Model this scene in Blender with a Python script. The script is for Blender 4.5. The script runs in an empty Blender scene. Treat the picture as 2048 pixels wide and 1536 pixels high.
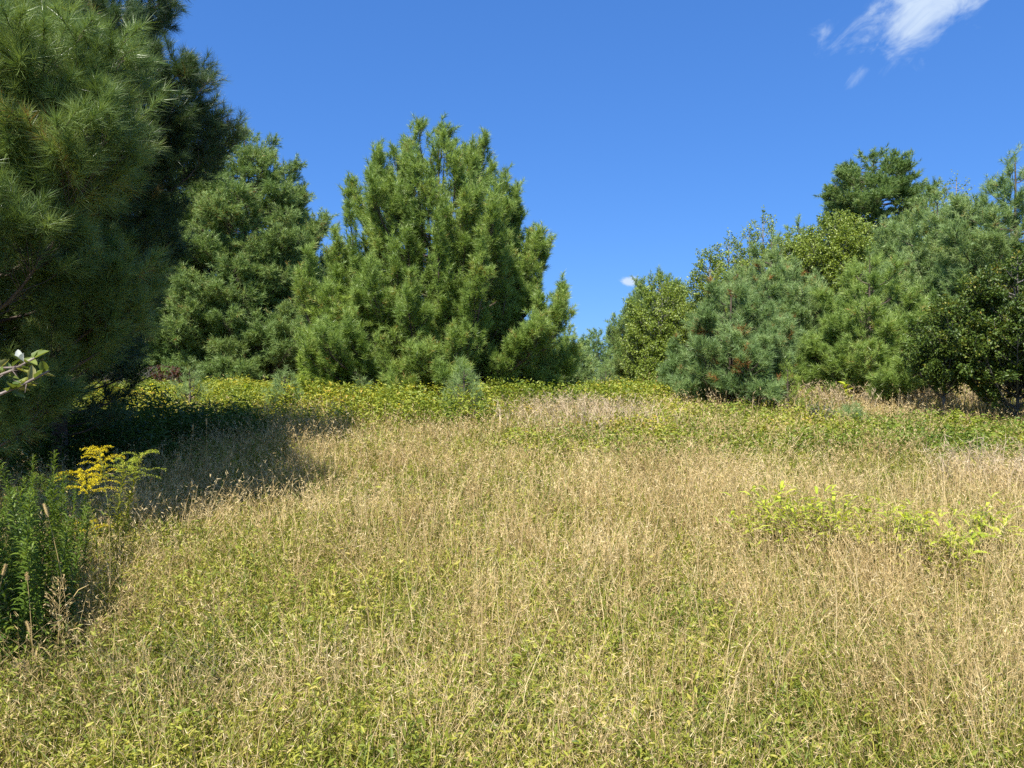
import bpy, math, random
import numpy as np
from mathutils import Vector

sc = bpy.context.scene
COL = sc.collection
PI = math.pi

# ------------------------------------------------------------------ camera
FPX = 1541.0            # focal length in pixels of the 2048 wide photograph
EYE = 1.6
cam_d = bpy.data.cameras.new("camera")
cam = bpy.data.objects.new("camera", cam_d)
COL.objects.link(cam)
cam_d.sensor_width = 36.0
cam_d.lens = 36.0 * FPX / 2048.0
cam_d.clip_start = 0.05
cam_d.clip_end = 6000.0
cam.location = (0, 0, EYE)
cam.rotation_euler = (math.radians(90.0), 0, 0)
sc.camera = cam

# ------------------------------------------------------------------ world, sun, exposure
EXPOSURE = 0.8
SKY_K = 1.0 / (.105 * 2 ** EXPOSURE)
SUN_EL, SUN_AZ = math.radians(54.0), math.radians(20.0)     # azimuth: to the left of straight behind the camera
S = Vector((-math.sin(SUN_AZ) * math.cos(SUN_EL), -math.cos(SUN_AZ) * math.cos(SUN_EL), math.sin(SUN_EL)))
world = bpy.data.worlds.new("World")
sc.world = world
world.use_nodes = True
nt = world.node_tree
nt.nodes.clear()
w_out = nt.nodes.new("ShaderNodeOutputWorld")
w_bg = nt.nodes.new("ShaderNodeBackground")
w_sky = nt.nodes.new("ShaderNodeTexSky")
w_sky.sky_type = 'NISHITA'
w_sky.sun_disc = False
w_sky.sun_elevation = SUN_EL
w_sky.sun_rotation = PI + SUN_AZ
w_sky.altitude = 300.0
w_sky.air_density = 1.0
w_sky.dust_density = 0.35
w_sky.ozone_density = 2.5
w_hs = nt.nodes.new("ShaderNodeHueSaturation")
w_hs.inputs['Saturation'].default_value = 1.22
w_hs.inputs['Hue'].default_value = 0.503
w_gm = nt.nodes.new("ShaderNodeGamma"); w_gm.inputs['Gamma'].default_value = .55
w_mx = nt.nodes.new("ShaderNodeMix"); w_mx.data_type = 'RGBA'; w_mx.blend_type = 'MULTIPLY'; w_mx.inputs[0].default_value = 1.0
w_mx.inputs[7].default_value = (.105 * SKY_K, .198 * SKY_K, .364 * SKY_K, 1)
w_bg.inputs['Strength'].default_value = 0.105
nt.links.new(w_sky.outputs[0], w_hs.inputs['Color'])
nt.links.new(w_hs.outputs[0], w_gm.inputs['Color'])
nt.links.new(w_gm.outputs[0], w_mx.inputs[6])
# broad whitish glow added round the sun (behind the camera) to warm blue shade
a_tc = nt.nodes.new("ShaderNodeTexCoord")
a_dt = nt.nodes.new("ShaderNodeVectorMath"); a_dt.operation = 'DOT_PRODUCT'; a_dt.inputs[1].default_value = S
a_mx = nt.nodes.new("ShaderNodeMath"); a_mx.operation = 'MAXIMUM'; a_mx.inputs[1].default_value = 0.0
a_pw = nt.nodes.new("ShaderNodeMath"); a_pw.operation = 'POWER'; a_pw.inputs[1].default_value = 3.0
a_sc = nt.nodes.new("ShaderNodeVectorMath"); a_sc.operation = 'SCALE'; a_sc.inputs[0].default_value = (.36 * SKY_K, .34 * SKY_K, .30 * SKY_K)
a_ad = nt.nodes.new("ShaderNodeVectorMath"); a_ad.operation = 'ADD'
nt.links.new(a_tc.outputs['Generated'], a_dt.inputs[0]); nt.links.new(a_dt.outputs['Value'], a_mx.inputs[0])
nt.links.new(a_mx.outputs[0], a_pw.inputs[0]); nt.links.new(a_pw.outputs[0], a_sc.inputs['Scale'])
nt.links.new(a_sc.outputs[0], a_ad.inputs[0]); nt.links.new(w_mx.outputs[2], a_ad.inputs[1])
def sky_cloud(prev, px, py, sa, sb, roll, freq, stretch, seed, white, gain, soft, fall=.44):
    """a wispy cloud fixed at one direction of the sky dome"""
    c = Vector(((px - 1024) / 1541, 1, (768 - py) / 1541)).normalized()
    r = Vector((c.y, -c.x, 0)).normalized(); u = r.cross(c)
    e1 = r * math.cos(roll) + u * math.sin(roll); e2 = u * math.cos(roll) - r * math.sin(roll)
    N, L = nt.nodes.new, nt.links.new
    tc = N("ShaderNodeTexCoord")
    def dot(v, k):
        d = N("ShaderNodeVectorMath"); d.operation = 'DOT_PRODUCT'; d.inputs[1].default_value = v
        L(tc.outputs['Generated'], d.inputs[0])
        m = N("ShaderNodeMath"); m.operation = 'MULTIPLY'; m.inputs[1].default_value = k
        L(d.outputs['Value'], m.inputs[0]); return m.outputs[0]
    a, b = dot(e1, 1 / sa), dot(e2, 1 / sb)
    front = dot(c, 1.0)
    cb = N("ShaderNodeCombineXYZ"); L(a, cb.inputs[0]); L(b, cb.inputs[1])
    ln = N("ShaderNodeVectorMath"); ln.operation = 'LENGTH'; L(cb.outputs[0], ln.inputs[0])
    mp = N("ShaderNodeMapping"); mp.inputs['Location'].default_value = (seed * 3.1, seed * 1.3, seed * .7); mp.inputs['Scale'].default_value = (freq, freq * stretch, 1)
    L(cb.outputs[0], mp.inputs['Vector'])
    no = N("ShaderNodeTexNoise"); no.inputs['Scale'].default_value = 1; no.inputs['Detail'].default_value = 8; no.inputs['Roughness'].default_value = .6; no.inputs['Distortion'].default_value = .5
    L(mp.outputs[0], no.inputs['Vector'])
    f = N("ShaderNodeMath"); f.operation = 'MULTIPLY_ADD'; f.inputs[1].default_value = -fall; f.inputs[2].default_value = .02 + (fall - .44) * .5; L(ln.outputs['Value'], f.inputs[0])
    g = N("ShaderNodeMath"); g.operation = 'MULTIPLY_ADD'; g.inputs[1].default_value = gain; L(no.outputs['Fac'], g.inputs[0]); L(f.outputs[0], g.inputs[2])
    mr = N("ShaderNodeMapRange"); mr.interpolation_type = 'SMOOTHSTEP'; mr.inputs['From Min'].default_value = gain * .27; mr.inputs['From Max'].default_value = gain * .27 + soft; mr.inputs['To Max'].default_value = .96
    L(g.outputs[0], mr.inputs['Value'])
    ft = N("ShaderNodeMath"); ft.operation = 'GREATER_THAN'; ft.inputs[1].default_value = .8; L(front, ft.inputs[0])
    fm = N("ShaderNodeMath"); fm.operation = 'MULTIPLY'; L(mr.outputs[0], fm.inputs[0]); L(ft.outputs[0], fm.inputs[1])
    mx = N("ShaderNodeMix"); mx.data_type = 'RGBA'
    L(fm.outputs[0], mx.inputs[0]); L(prev, mx.inputs[6]); mx.inputs[7].default_value = (white[0] * SKY_K, white[1] * SKY_K, white[2] * SKY_K, 1)
    return mx.outputs[2]
_c = sky_cloud(a_ad.outputs[0], 1830, 10, .125, .07, math.radians(24), 2.3, 1.0, 4, (.66, .80, 1.0), 1.5, .62, .66)
_c = sky_cloud(_c, 1264, 563, .026, .0125, math.radians(-8), .8, .8, 9, (.66, .80, 1.0), .85, .2)
_c = sky_cloud(_c, 1292, 590, .024, .016, math.radians(10), .8, .8, 12, (.74, .86, 1.0), .9, .18)
nt.links.new(_c, w_bg.inputs['Color'])
nt.links.new(w_bg.outputs[0], w_out.inputs['Surface'])

sun_d = bpy.data.lights.new("sun", 'SUN')
sun_d.energy = 5.0
sun_d.angle = math.radians(0.5)
sun_d.color = (1.0, 0.95, 0.86)
sun = bpy.data.objects.new("sun", sun_d)
COL.objects.link(sun)
sun.location = (-10, -20, 30)
sun.rotation_mode = 'QUATERNION'
sun.rotation_quaternion = S.to_track_quat('Z', 'Y')

sc.view_settings.view_transform = 'Standard'
sc.view_settings.look = 'None'
sc.view_settings.exposure = EXPOSURE
sc.view_settings.gamma = 1.0
sc.render.engine = 'CYCLES'
cy = sc.cycles
cy.max_bounces = 8
cy.diffuse_bounces = 3
cy.glossy_bounces = 1
cy.transmission_bounces = 3
cy.transparent_max_bounces = 4
cy.volume_bounces = 5
cy.caustics_reflective = False
cy.caustics_refractive = False
cy.use_denoising = False
cy.use_adaptive_sampling = True
cy.adaptive_threshold = 0.015
cy.sample_clamp_indirect = 6.0

# ------------------------------------------------------------------ helpers
def X(px, d):
    """world x of photo column px at distance d"""
    return (px - 1024.0) / FPX * d

def Z(py, d):
    return EYE - (py - 768.0) / FPX * d

def smooth(a, b, x):
    t = np.clip((x - a) / (b - a), 0, 1)
    return t * t * (3 - 2 * t)

def hash2(ix, iy, seed):
    h = (ix.astype(np.int64) * 374761393 + iy.astype(np.int64) * 668265263 + seed * 1442695041) & 0xFFFFFFFF
    h = ((h ^ (h >> 13)) * 1274126177) & 0xFFFFFFFF
    h = h ^ (h >> 16)
    return (h & 0xFFFFFF) / float(0xFFFFFF)

def vnoise(x, y, scale, seed=0):
    x = np.asarray(x, float) / scale
    y = np.asarray(y, float) / scale
    ix = np.floor(x); iy = np.floor(y)
    fx = x - ix; fy = y - iy
    fx = fx * fx * (3 - 2 * fx); fy = fy * fy * (3 - 2 * fy)
    a = hash2(ix, iy, seed); b = hash2(ix + 1, iy, seed)
    c = hash2(ix, iy + 1, seed); d = hash2(ix + 1, iy + 1, seed)
    return (a * (1 - fx) + b * fx) * (1 - fy) + (c * (1 - fx) + d * fx) * fy

def fbm(x, y, scale, seed=0):
    return (vnoise(x, y, scale, seed) * .55 + vnoise(x, y, scale * .5, seed + 7) * .3 + vnoise(x, y, scale * .22, seed + 19) * .15)

def ground(x, y):
    x = np.asarray(x, float); y = np.asarray(y, float)
    yy = np.clip(y, -40, 14)
    z = np.where(yy > 0, .093 * yy, .05 * yy)
    z = z + .12 * smooth(14, 20, y) - 1.9 * smooth(24, 75, y) - 5.0 * smooth(75, 400, y)
    z = z + (vnoise(x, y, 2.6, 3) - .5) * .07 + (vnoise(x, y, .8, 5) - .5) * .03
    return z

def gz(x, y):
    return float(ground(np.array([x]), np.array([y]))[0])

def norm(v):
    return v / np.maximum(np.linalg.norm(v, axis=-1, keepdims=True), 1e-9)

def frame_of(t):
    """two unit vectors perpendicular to each t"""
    ref = np.where(np.abs(t[..., 2:3]) > .9, np.array([1., 0, 0]), np.array([0, 0, 1.]))
    e1 = norm(np.cross(t, ref))
    e2 = np.cross(t, e1)
    return e1, e2

def bez(B, t):
    t = t[..., None]
    return B[0] * (1 - t) ** 2 + 2 * B[1] * t * (1 - t) + B[2] * t * t

def bez_t(B, t):
    t = t[..., None]
    return norm(2 * (B[1] - B[0]) * (1 - t) + 2 * (B[2] - B[1]) * t)

class Tris:
    """collects triangles; builds ONE mesh object"""
    def __init__(self):
        self.v, self.f, self.t, self.n = [], [], [], 0
    def add(self, v, f, tint):
        v = np.asarray(v, np.float32).reshape(-1, 3)
        f = np.asarray(f, np.int64).reshape(-1, 3)
        tint = np.broadcast_to(np.asarray(tint, np.float32), (len(v),))
        self.v.append(v); self.f.append(f + self.n); self.t.append(tint.astype(np.float32)); self.n += len(v)
    def blades(self, pts, side, w, tint):
        """pts (n,k,3) ribbon spine, side (n,3) unit, w (n,k-1) half widths; last point is the tip"""
        n, k = pts.shape[:2]
        L = pts[:, :-1] - side[:, None] * w[..., None]
        R = pts[:, :-1] + side[:, None] * w[..., None]
        v = np.concatenate([np.stack([L, R], 2).reshape(n, -1, 3), pts[:, -1:]], 1)     # (n, 2(k-1)+1, 3)
        m = 2 * (k - 1) + 1
        fl = []
        for i in range(k - 2):
            a = 2 * i
            fl += [[a, a + 1, a + 3], [a, a + 3, a + 2]]
        fl.append([2 * (k - 2), 2 * (k - 2) + 1, m - 1])
        f = (np.array(fl)[None] + (np.arange(n) * m)[:, None, None])
        self.add(v, f, np.repeat(tint, m))
    def spikes(self, p, tip, w, tint, rng):
        """single thin triangles"""
        n = len(p)
        s = norm(np.cross(tip - p, rng.normal(size=(n, 3)))) * np.asarray(w).reshape(-1, 1)
        v = np.stack([p - s, p + s, tip], 1)
        self.add(v, np.arange(3 * n).reshape(-1, 3), np.repeat(tint, 3))
    def leaves(self, p, d, up, L, W, tint, fold=.25, droop=.0, wide=.42):
        """folded pointed leaves from p along d"""
        n = len(p)
        L = np.broadcast_to(L, (n,))[:, None]; W = np.broadcast_to(W, (n,))[:, None]
        d = norm(d)
        s = norm(np.cross(d, up))
        u = np.cross(s, d)
        mid = p + d * L * wide
        tip = p + d * L - u * L * droop
        l = mid - s * W * .5 + u * W * fold
        r = mid + s * W * .5 + u * W * fold
        l2 = p + d * L * .78 - s * W * .3 + u * W * (fold * .6) - u * L * droop * .5
        r2 = p + d * L * .78 + s * W * .3 + u * W * (fold * .6) - u * L * droop * .5
        v = np.stack([p, r, r2, tip, l2, l], 1)
        f0 = np.array([[0, 1, 2], [0, 2, 3], [0, 3, 4], [0, 4, 5]])
        f = f0[None] + (np.arange(n) * 6)[:, None, None]
        self.add(v, f, np.repeat(tint, 6))
    def tubes(self, P, R, m, tint):
        """P (n,k,3) R (n,k)"""
        n, k = P.shape[:2]
        T = np.zeros_like(P)
        T[:, 1:-1] = P[:, 2:] - P[:, :-2]; T[:, 0] = P[:, 1] - P[:, 0]; T[:, -1] = P[:, -1] - P[:, -2]
        T = norm(T)
        ref = norm(np.cross(norm(P[:, -1] - P[:, 0]), np.array([.31, .77, .56])))[:, None]
        e1 = norm(ref - T * np.sum(ref * T, -1, keepdims=True)); e2 = np.cross(T, e1)
        a = np.arange(m) * 2 * PI / m
        v = P[:, :, None] + R[:, :, None, None] * (np.cos(a)[None, None, :, None] * e1[:, :, None] + np.sin(a)[None, None, :, None] * e2[:, :, None])
        fl = []
        for i in range(k - 1):
            for j in range(m):
                j2 = (j + 1) % m
                fl += [[i * m + j, i * m + j2, (i + 1) * m + j2], [i * m + j, (i + 1) * m + j2, (i + 1) * m + j]]
        f = np.array(fl)[None] + (np.arange(n) * m * k)[:, None, None]
        self.add(v.reshape(n, -1, 3), f, np.repeat(np.broadcast_to(np.asarray(tint, float), (n,)), m * k))
    def build(self, name, mat, parent=None, origin=(0, 0, 0), smoothed=False):
        v = np.concatenate(self.v) - np.asarray(origin, np.float32)
        f = np.concatenate(self.f).astype(np.int32)
        t = np.concatenate(self.t)
        me = bpy.data.meshes.new(name)
        me.vertices.add(len(v)); me.vertices.foreach_set("co", v.astype(np.float32).ravel())
        me.loops.add(len(f) * 3); me.loops.foreach_set("vertex_index", f.ravel())
        me.polygons.add(len(f)); me.polygons.foreach_set("loop_start", np.arange(0, len(f) * 3, 3, dtype=np.int32))
        at = me.attributes.new("tint", 'FLOAT', 'POINT'); at.data.foreach_set("value", t)
        me.update(calc_edges=True)
        if smoothed:
            me.polygons.foreach_set("use_smooth", np.ones(len(f), bool))
        me.materials.append(mat)
        o = bpy.data.objects.new(name, me)
        COL.objects.link(o)
        if parent is not None:
            o.parent = parent
        else:
            o.location = origin
        return o

def empty(name, loc, label, cat, group=None):
    o = bpy.data.objects.new(name, None)
    o.empty_display_size = .2
    COL.objects.link(o)
    o.location = loc
    o["label"] = label; o["category"] = cat
    if group:
        o["group"] = group
    return o

def copy_tree(o, parent=None):
    c = o.copy(); COL.objects.link(c)
    if parent is not None:
        c.parent = parent
    for ch in list(o.children):
        copy_tree(ch, c)
    return c

# ------------------------------------------------------------------ materials
def leafmat(name, stops, transl=.3, rough=.55, spec=.25, tcol=None):
    m = bpy.data.materials.new(name); m.use_nodes = True
    t = m.node_tree; t.nodes.clear()
    out = t.nodes.new("ShaderNodeOutputMaterial")
    at = t.nodes.new("ShaderNodeAttribute"); at.attribute_name = "tint"
    rp = t.nodes.new("ShaderNodeValToRGB")
    el = rp.color_ramp.elements
    while len(el) > 1:
        el.remove(el[-1])
    el[0].position = stops[0][0]; el[0].color = (*stops[0][1], 1)
    for p, c in stops[1:]:
        e = el.new(p); e.color = (*c, 1)
    t.links.new(at.outputs['Fac'], rp.inputs['Fac'])
    pb = t.nodes.new("ShaderNodeBsdfPrincipled")
    pb.inputs['Roughness'].default_value = rough
    pb.inputs['Specular IOR Level'].default_value = spec
    t.links.new(rp.outputs['Color'], pb.inputs['Base Color'])
    if transl > 0:
        tr = t.nodes.new("ShaderNodeBsdfTranslucent")
        mc = t.nodes.new("ShaderNodeMix"); mc.data_type = 'RGBA'; mc.blend_type = 'MULTIPLY'
        mc.inputs[0].default_value = 1.0
        t.links.new(rp.outputs['Color'], mc.inputs[6]); mc.inputs[7].default_value = (*(tcol or (1.25, 1.2, .6)), 1)
        t.links.new(mc.outputs[2], tr.inputs['Color'])
        mx = t.nodes.new("ShaderNodeMixShader"); mx.inputs[0].default_value = transl
        t.links.new(pb.outputs[0], mx.inputs[1]); t.links.new(tr.outputs[0], mx.inputs[2])
        t.links.new(mx.outputs[0], out.inputs['Surface'])
    else:
        t.links.new(pb.outputs[0], out.inputs['Surface'])
    return m

def barkmat(name, c1, c2, scale=9.0):
    m = bpy.data.materials.new(name); m.use_nodes = True
    t = m.node_tree
    pb = t.nodes['Principled BSDF']; pb.inputs['Roughness'].default_value = .9
    tc = t.nodes.new("ShaderNodeTexCoord")
    mp = t.nodes.new("ShaderNodeMapping"); mp.inputs['Scale'].default_value = (1, 1, .3)
    no = t.nodes.new("ShaderNodeTexNoise"); no.inputs['Scale'].default_value = scale; no.inputs['Detail'].default_value = 6
    rp = t.nodes.new("ShaderNodeValToRGB")
    rp.color_ramp.elements[0].position = .35; rp.color_ramp.elements[0].color = (*c1, 1)
    rp.color_ramp.elements[1].position = .68; rp.color_ramp.elements[1].color = (*c2, 1)
    bp = t.nodes.new("ShaderNodeBump"); bp.inputs['Strength'].default_value = .6; bp.inputs['Distance'].default_value = .02
    t.links.new(tc.outputs['Object'], mp.inputs['Vector']); t.links.new(mp.outputs[0], no.inputs['Vector'])
    t.links.new(no.outputs['Fac'], rp.inputs['Fac']); t.links.new(rp.outputs[0], pb.inputs['Base Color'])
    t.links.new(no.outputs['Fac'], bp.inputs['Height']); t.links.new(bp.outputs[0], pb.inputs['Normal'])
    return m

M_BARK = barkmat("pine_bark", (.05, .035, .025), (.16, .12, .09))
M_BBARK = barkmat("birch_bark", (.12, .11, .10), (.38, .36, .32))
M_LIMB = barkmat("shrub_bark", (.05, .045, .04), (.16, .145, .125), 20)
M_DEAD = barkmat("dead_wood", (.12, .10, .085), (.30, .27, .24), 20)
RUST = (.34, .17, .05)
# tint 0..1, the last bit is reserved for dead rusty needles
M_PINE = leafmat("pine_needles", [(0, (0.123, 0.208, 0.048)), (.45, (0.221, 0.327, 0.071)), (.85, (0.326, 0.433, 0.104)), (.93, (0.365, 0.451, 0.112)), (.97, RUST)], .28, .42, .4)
M_PINE_NEAR = leafmat("long_pine_needles", [(0, (0.093, 0.156, 0.044)), (.45, (0.178, 0.266, 0.076)), (.85, (0.294, 0.383, 0.115)), (.93, (0.340, 0.398, 0.115)), (.97, RUST)], .28, .36, .5)
M_PINE_SHADE = leafmat("shade_darkened_pine_needles", [(0, (0.039, 0.078, 0.034)), (.45, (0.073, 0.127, 0.048)), (.85, (0.127, 0.185, 0.067)), (.97, RUST)], .25, .4, .45)  # needle green darkened to stand for shade from the near pine
M_PINE_BLUE = leafmat("blue_pine_needles", [(0, (0.133, 0.218, 0.072)), (.45, (0.228, 0.337, 0.117)), (.85, (0.343, 0.446, 0.163)), (.93, (0.362, 0.437, 0.130)), (.97, RUST)], .26, .45, .35)
M_PINE_YEL = leafmat("yellow_pine_needles", [(0, (0.146, 0.227, 0.041)), (.5, (0.264, 0.373, 0.064)), (.9, (0.400, 0.491, 0.087)), (.97, RUST)], .28, .45, .3)
M_PINE_OLD = leafmat("old_pine_needles", [(0, (0.103, 0.181, 0.051)), (.5, (0.196, 0.295, 0.083)), (.93, (0.300, 0.381, 0.118)), (.97, RUST)], .26, .45, .3)
M_BIRCH = leafmat("birch_leaves", [(0, (0.137, 0.201, 0.031)), (.5, (0.238, 0.316, 0.051)), (1, (0.387, 0.459, 0.101))], .35, .38, .5)
M_CHERRY = leafmat("glossy_shrub_leaves", [(0, (0.068, 0.115, 0.023)), (.6, (0.135, 0.196, 0.033)), (.9, (0.297, 0.284, 0.046)), (1, (0.459, 0.338, 0.065))], .28, .4, .35)

# ------------------------------------------------------------------ ground sheet
def build_ground():
    xs = np.concatenate([-np.geomspace(500, 18, 26), np.linspace(-17.5, 17.5, 141), np.geomspace(18, 500, 26)])
    ys = np.concatenate([-np.geomspace(60, 4, 10), np.linspace(-3.5, 30, 135), np.geomspace(31, 900, 30)])
    Xg, Yg = np.meshgrid(xs, ys)
    Zg = ground(Xg, Yg)
    v = np.stack([Xg, Yg, Zg], -1).reshape(-1, 3)
    nx, ny = len(xs), len(ys)
    i, j = np.meshgrid(np.arange(nx - 1), np.arange(ny - 1))
    a = (j * nx + i).ravel()
    T = Tris()
    T.add(v, np.concatenate([np.stack([a, a + 1, a + nx + 1], 1), np.stack([a, a + nx + 1, a + nx], 1)]), 0)
    m = bpy.data.materials.new("soil_and_thatch"); m.use_nodes = True
    t = m.node_tree; pb = t.nodes['Principled BSDF']; pb.inputs['Roughness'].default_value = 1.0; pb.inputs['Specular IOR Level'].default_value = .05
    tc = t.nodes.new("ShaderNodeTexCoord")
    n1 = t.nodes.new("ShaderNodeTexNoise"); n1.inputs['Scale'].default_value = 14; n1.inputs['Detail'].default_value = 8
    n2 = t.nodes.new("ShaderNodeTexNoise"); n2.inputs['Scale'].default_value = .8; n2.inputs['Detail'].default_value = 4
    r1 = t.nodes.new("ShaderNodeValToRGB")
    r1.color_ramp.elements[0].position = .35; r1.color_ramp.elements[0].color = (.03, .022, .01, 1)
    r1.color_ramp.elements[1].position = .7; r1.color_ramp.elements[1].color = (.13, .095, .045, 1)
    r2 = t.nodes.new("ShaderNodeValToRGB")
    r2.color_ramp.elements[0].position = .4; r2.color_ramp.elements[0].color = (.05, .06, .015, 1)
    r2.color_ramp.elements[1].position = .65; r2.color_ramp.elements[1].color = (.14, .11, .05, 1)
    mx = t.nodes.new("ShaderNodeMix"); mx.data_type = 'RGBA'; mx.inputs[0].default_value = .5
    t.links.new(tc.outputs['Object'], n1.inputs['Vector']); t.links.new(tc.outputs['Object'], n2.inputs['Vector'])
    t.links.new(n1.outputs['Fac'], r1.inputs['Fac']); t.links.new(n2.outputs['Fac'], r2.inputs['Fac'])
    t.links.new(r1.outputs[0], mx.inputs[6]); t.links.new(r2.outputs[0], mx.inputs[7]); t.links.new(mx.outputs[2], pb.inputs['Base Color'])
    o = T.build("ground", m, smoothed=True)
    o["kind"] = "structure"; o["label"] = "sloping meadow ground rising towards the trees"
build_ground()

# ------------------------------------------------------------------ trees
def crown_skeleton(rng, x, y, zb, prof, nb, rise, zlow, sub=7., twig=11., lsub=.42, ltw=.16, upturn=.35, lump=.18, bend=.8, inner=.25, hsp=1.0, tlo=.12, flat=0.):
    """branches of a tree whose outline follows prof [(z, r)]; returns level 1..3 beziers, shoots"""
    zs = np.array([p[0] for p in prof]); rs = np.array([p[1] for p in prof])
    o = np.argsort(zs); zs, rs = zs[o], rs[o]
    ztop = zs[-1]
    zz = np.linspace(zlow, ztop, 400)
    pdf = np.interp(zz, zs, rs) ** 1.1 + .06
    cdf = np.cumsum(pdf); cdf /= cdf[-1]
    u = (np.arange(nb) + rng.random(nb)) / nb
    zt = np.interp(u, cdf, zz)
    az = (np.arange(nb) * 2.39996 + rng.normal(0, .35, nb)) % (2 * PI)
    k1, k2, k3 = rng.random(3) * 6.28
    lumpf = 1 + lump * (np.sin(az * 3 + k1 + zt * 1.7) * .5 + np.sin(az * 5 + k2 - zt * 2.9) * .5)
    r = np.interp(zt, zs, rs) * lumpf * (1 - inner * rng.random(nb) ** 2)
    tip = np.stack([x + r * np.cos(az), y + r * np.sin(az), zt], 1)
    z0 = np.maximum(zb + .12 + .25 * rng.random(nb) * (zlow - zb), zt - r * rise * (.7 + .6 * rng.random(nb)))
    B0 = np.stack([np.full(nb, x), np.full(nb, y), z0], 1)
    hd = tip - B0
    B1 = B0 + hd * np.array([bend, bend, .25])
    B = (B0, B1, tip)
    L = np.linalg.norm(hd, axis=1)
    # level 2
    c = np.maximum(2, (L * sub * (.7 + .6 * rng.random(nb)))).astype(int)
    ib = np.repeat(np.arange(nb), c); n = len(ib)
    t = tlo + (1 - tlo) * rng.random(n) ** .75
    Bi = tuple(b[ib] for b in B)
    p = bez(Bi, t); tg = bez_t(Bi, t)
    e1, e2 = frame_of(tg)
    sd = np.where(rng.random(n) < .5, -1, 1)[:, None]
    d = norm(tg * .75 + e1 * sd * (.55 + .5 * rng.random((n, 1))) * hsp + np.array([0, 0, 1.]) * (upturn * .6) + rng.normal(0, .28, (n, 3)) * np.array([1, 1, 1 - flat]))
    ls = lsub * (.45 + .75 * (1 - t)) * np.clip(L[ib], .15, 1.6) * (.6 + .7 * rng.random(n)) + .05
    q = p + d * ls[:, None]
    q[:, 2] += upturn * .45 * ls
    C = (p, p + d * ls[:, None] * .55 - np.array([0, 0, 1.]) * (upturn * .1 * ls)[:, None], q)
    # level 3
    c3 = np.maximum(1, (ls * twig * (.6 + .8 * rng.random(n)))).astype(int)
    ic = np.repeat(np.arange(n), c3); n3 = len(ic)
    t3 = .15 + .85 * rng.random(n3) ** .8
    Ci = tuple(b[ic] for b in C)
    p3 = bez(Ci, t3); tg3 = bez_t(Ci, t3)
    f1, f2 = frame_of(tg3)
    ph = rng.random(n3) * 2 * PI
    d3 = norm(tg3 * .8 + (f1 * np.cos(ph)[:, None] + f2 * np.sin(ph)[:, None]) * .75 + np.array([0, 0, 1.]) * upturn * .7)
    l3 = ltw * (.5 + .8 * rng.random(n3))
    sh_p = np.concatenate([p3 + d3 * (l3 * .3)[:, None], q - bez_t(C, np.ones(n)) * ltw * .6, tip - bez_t(B, np.ones(nb)) * ltw * .6])
    sh_d = np.concatenate([d3, bez_t(C, np.ones(n)), bez_t(B, np.ones(nb))])
    sh_l = np.concatenate([l3 * .7, np.full(n, ltw * .8), np.full(nb, ltw * 1.1)])
    tw = (p3, d3, l3)
    return B, L, C, ls, tw, sh_p, sh_d, sh_l

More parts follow.
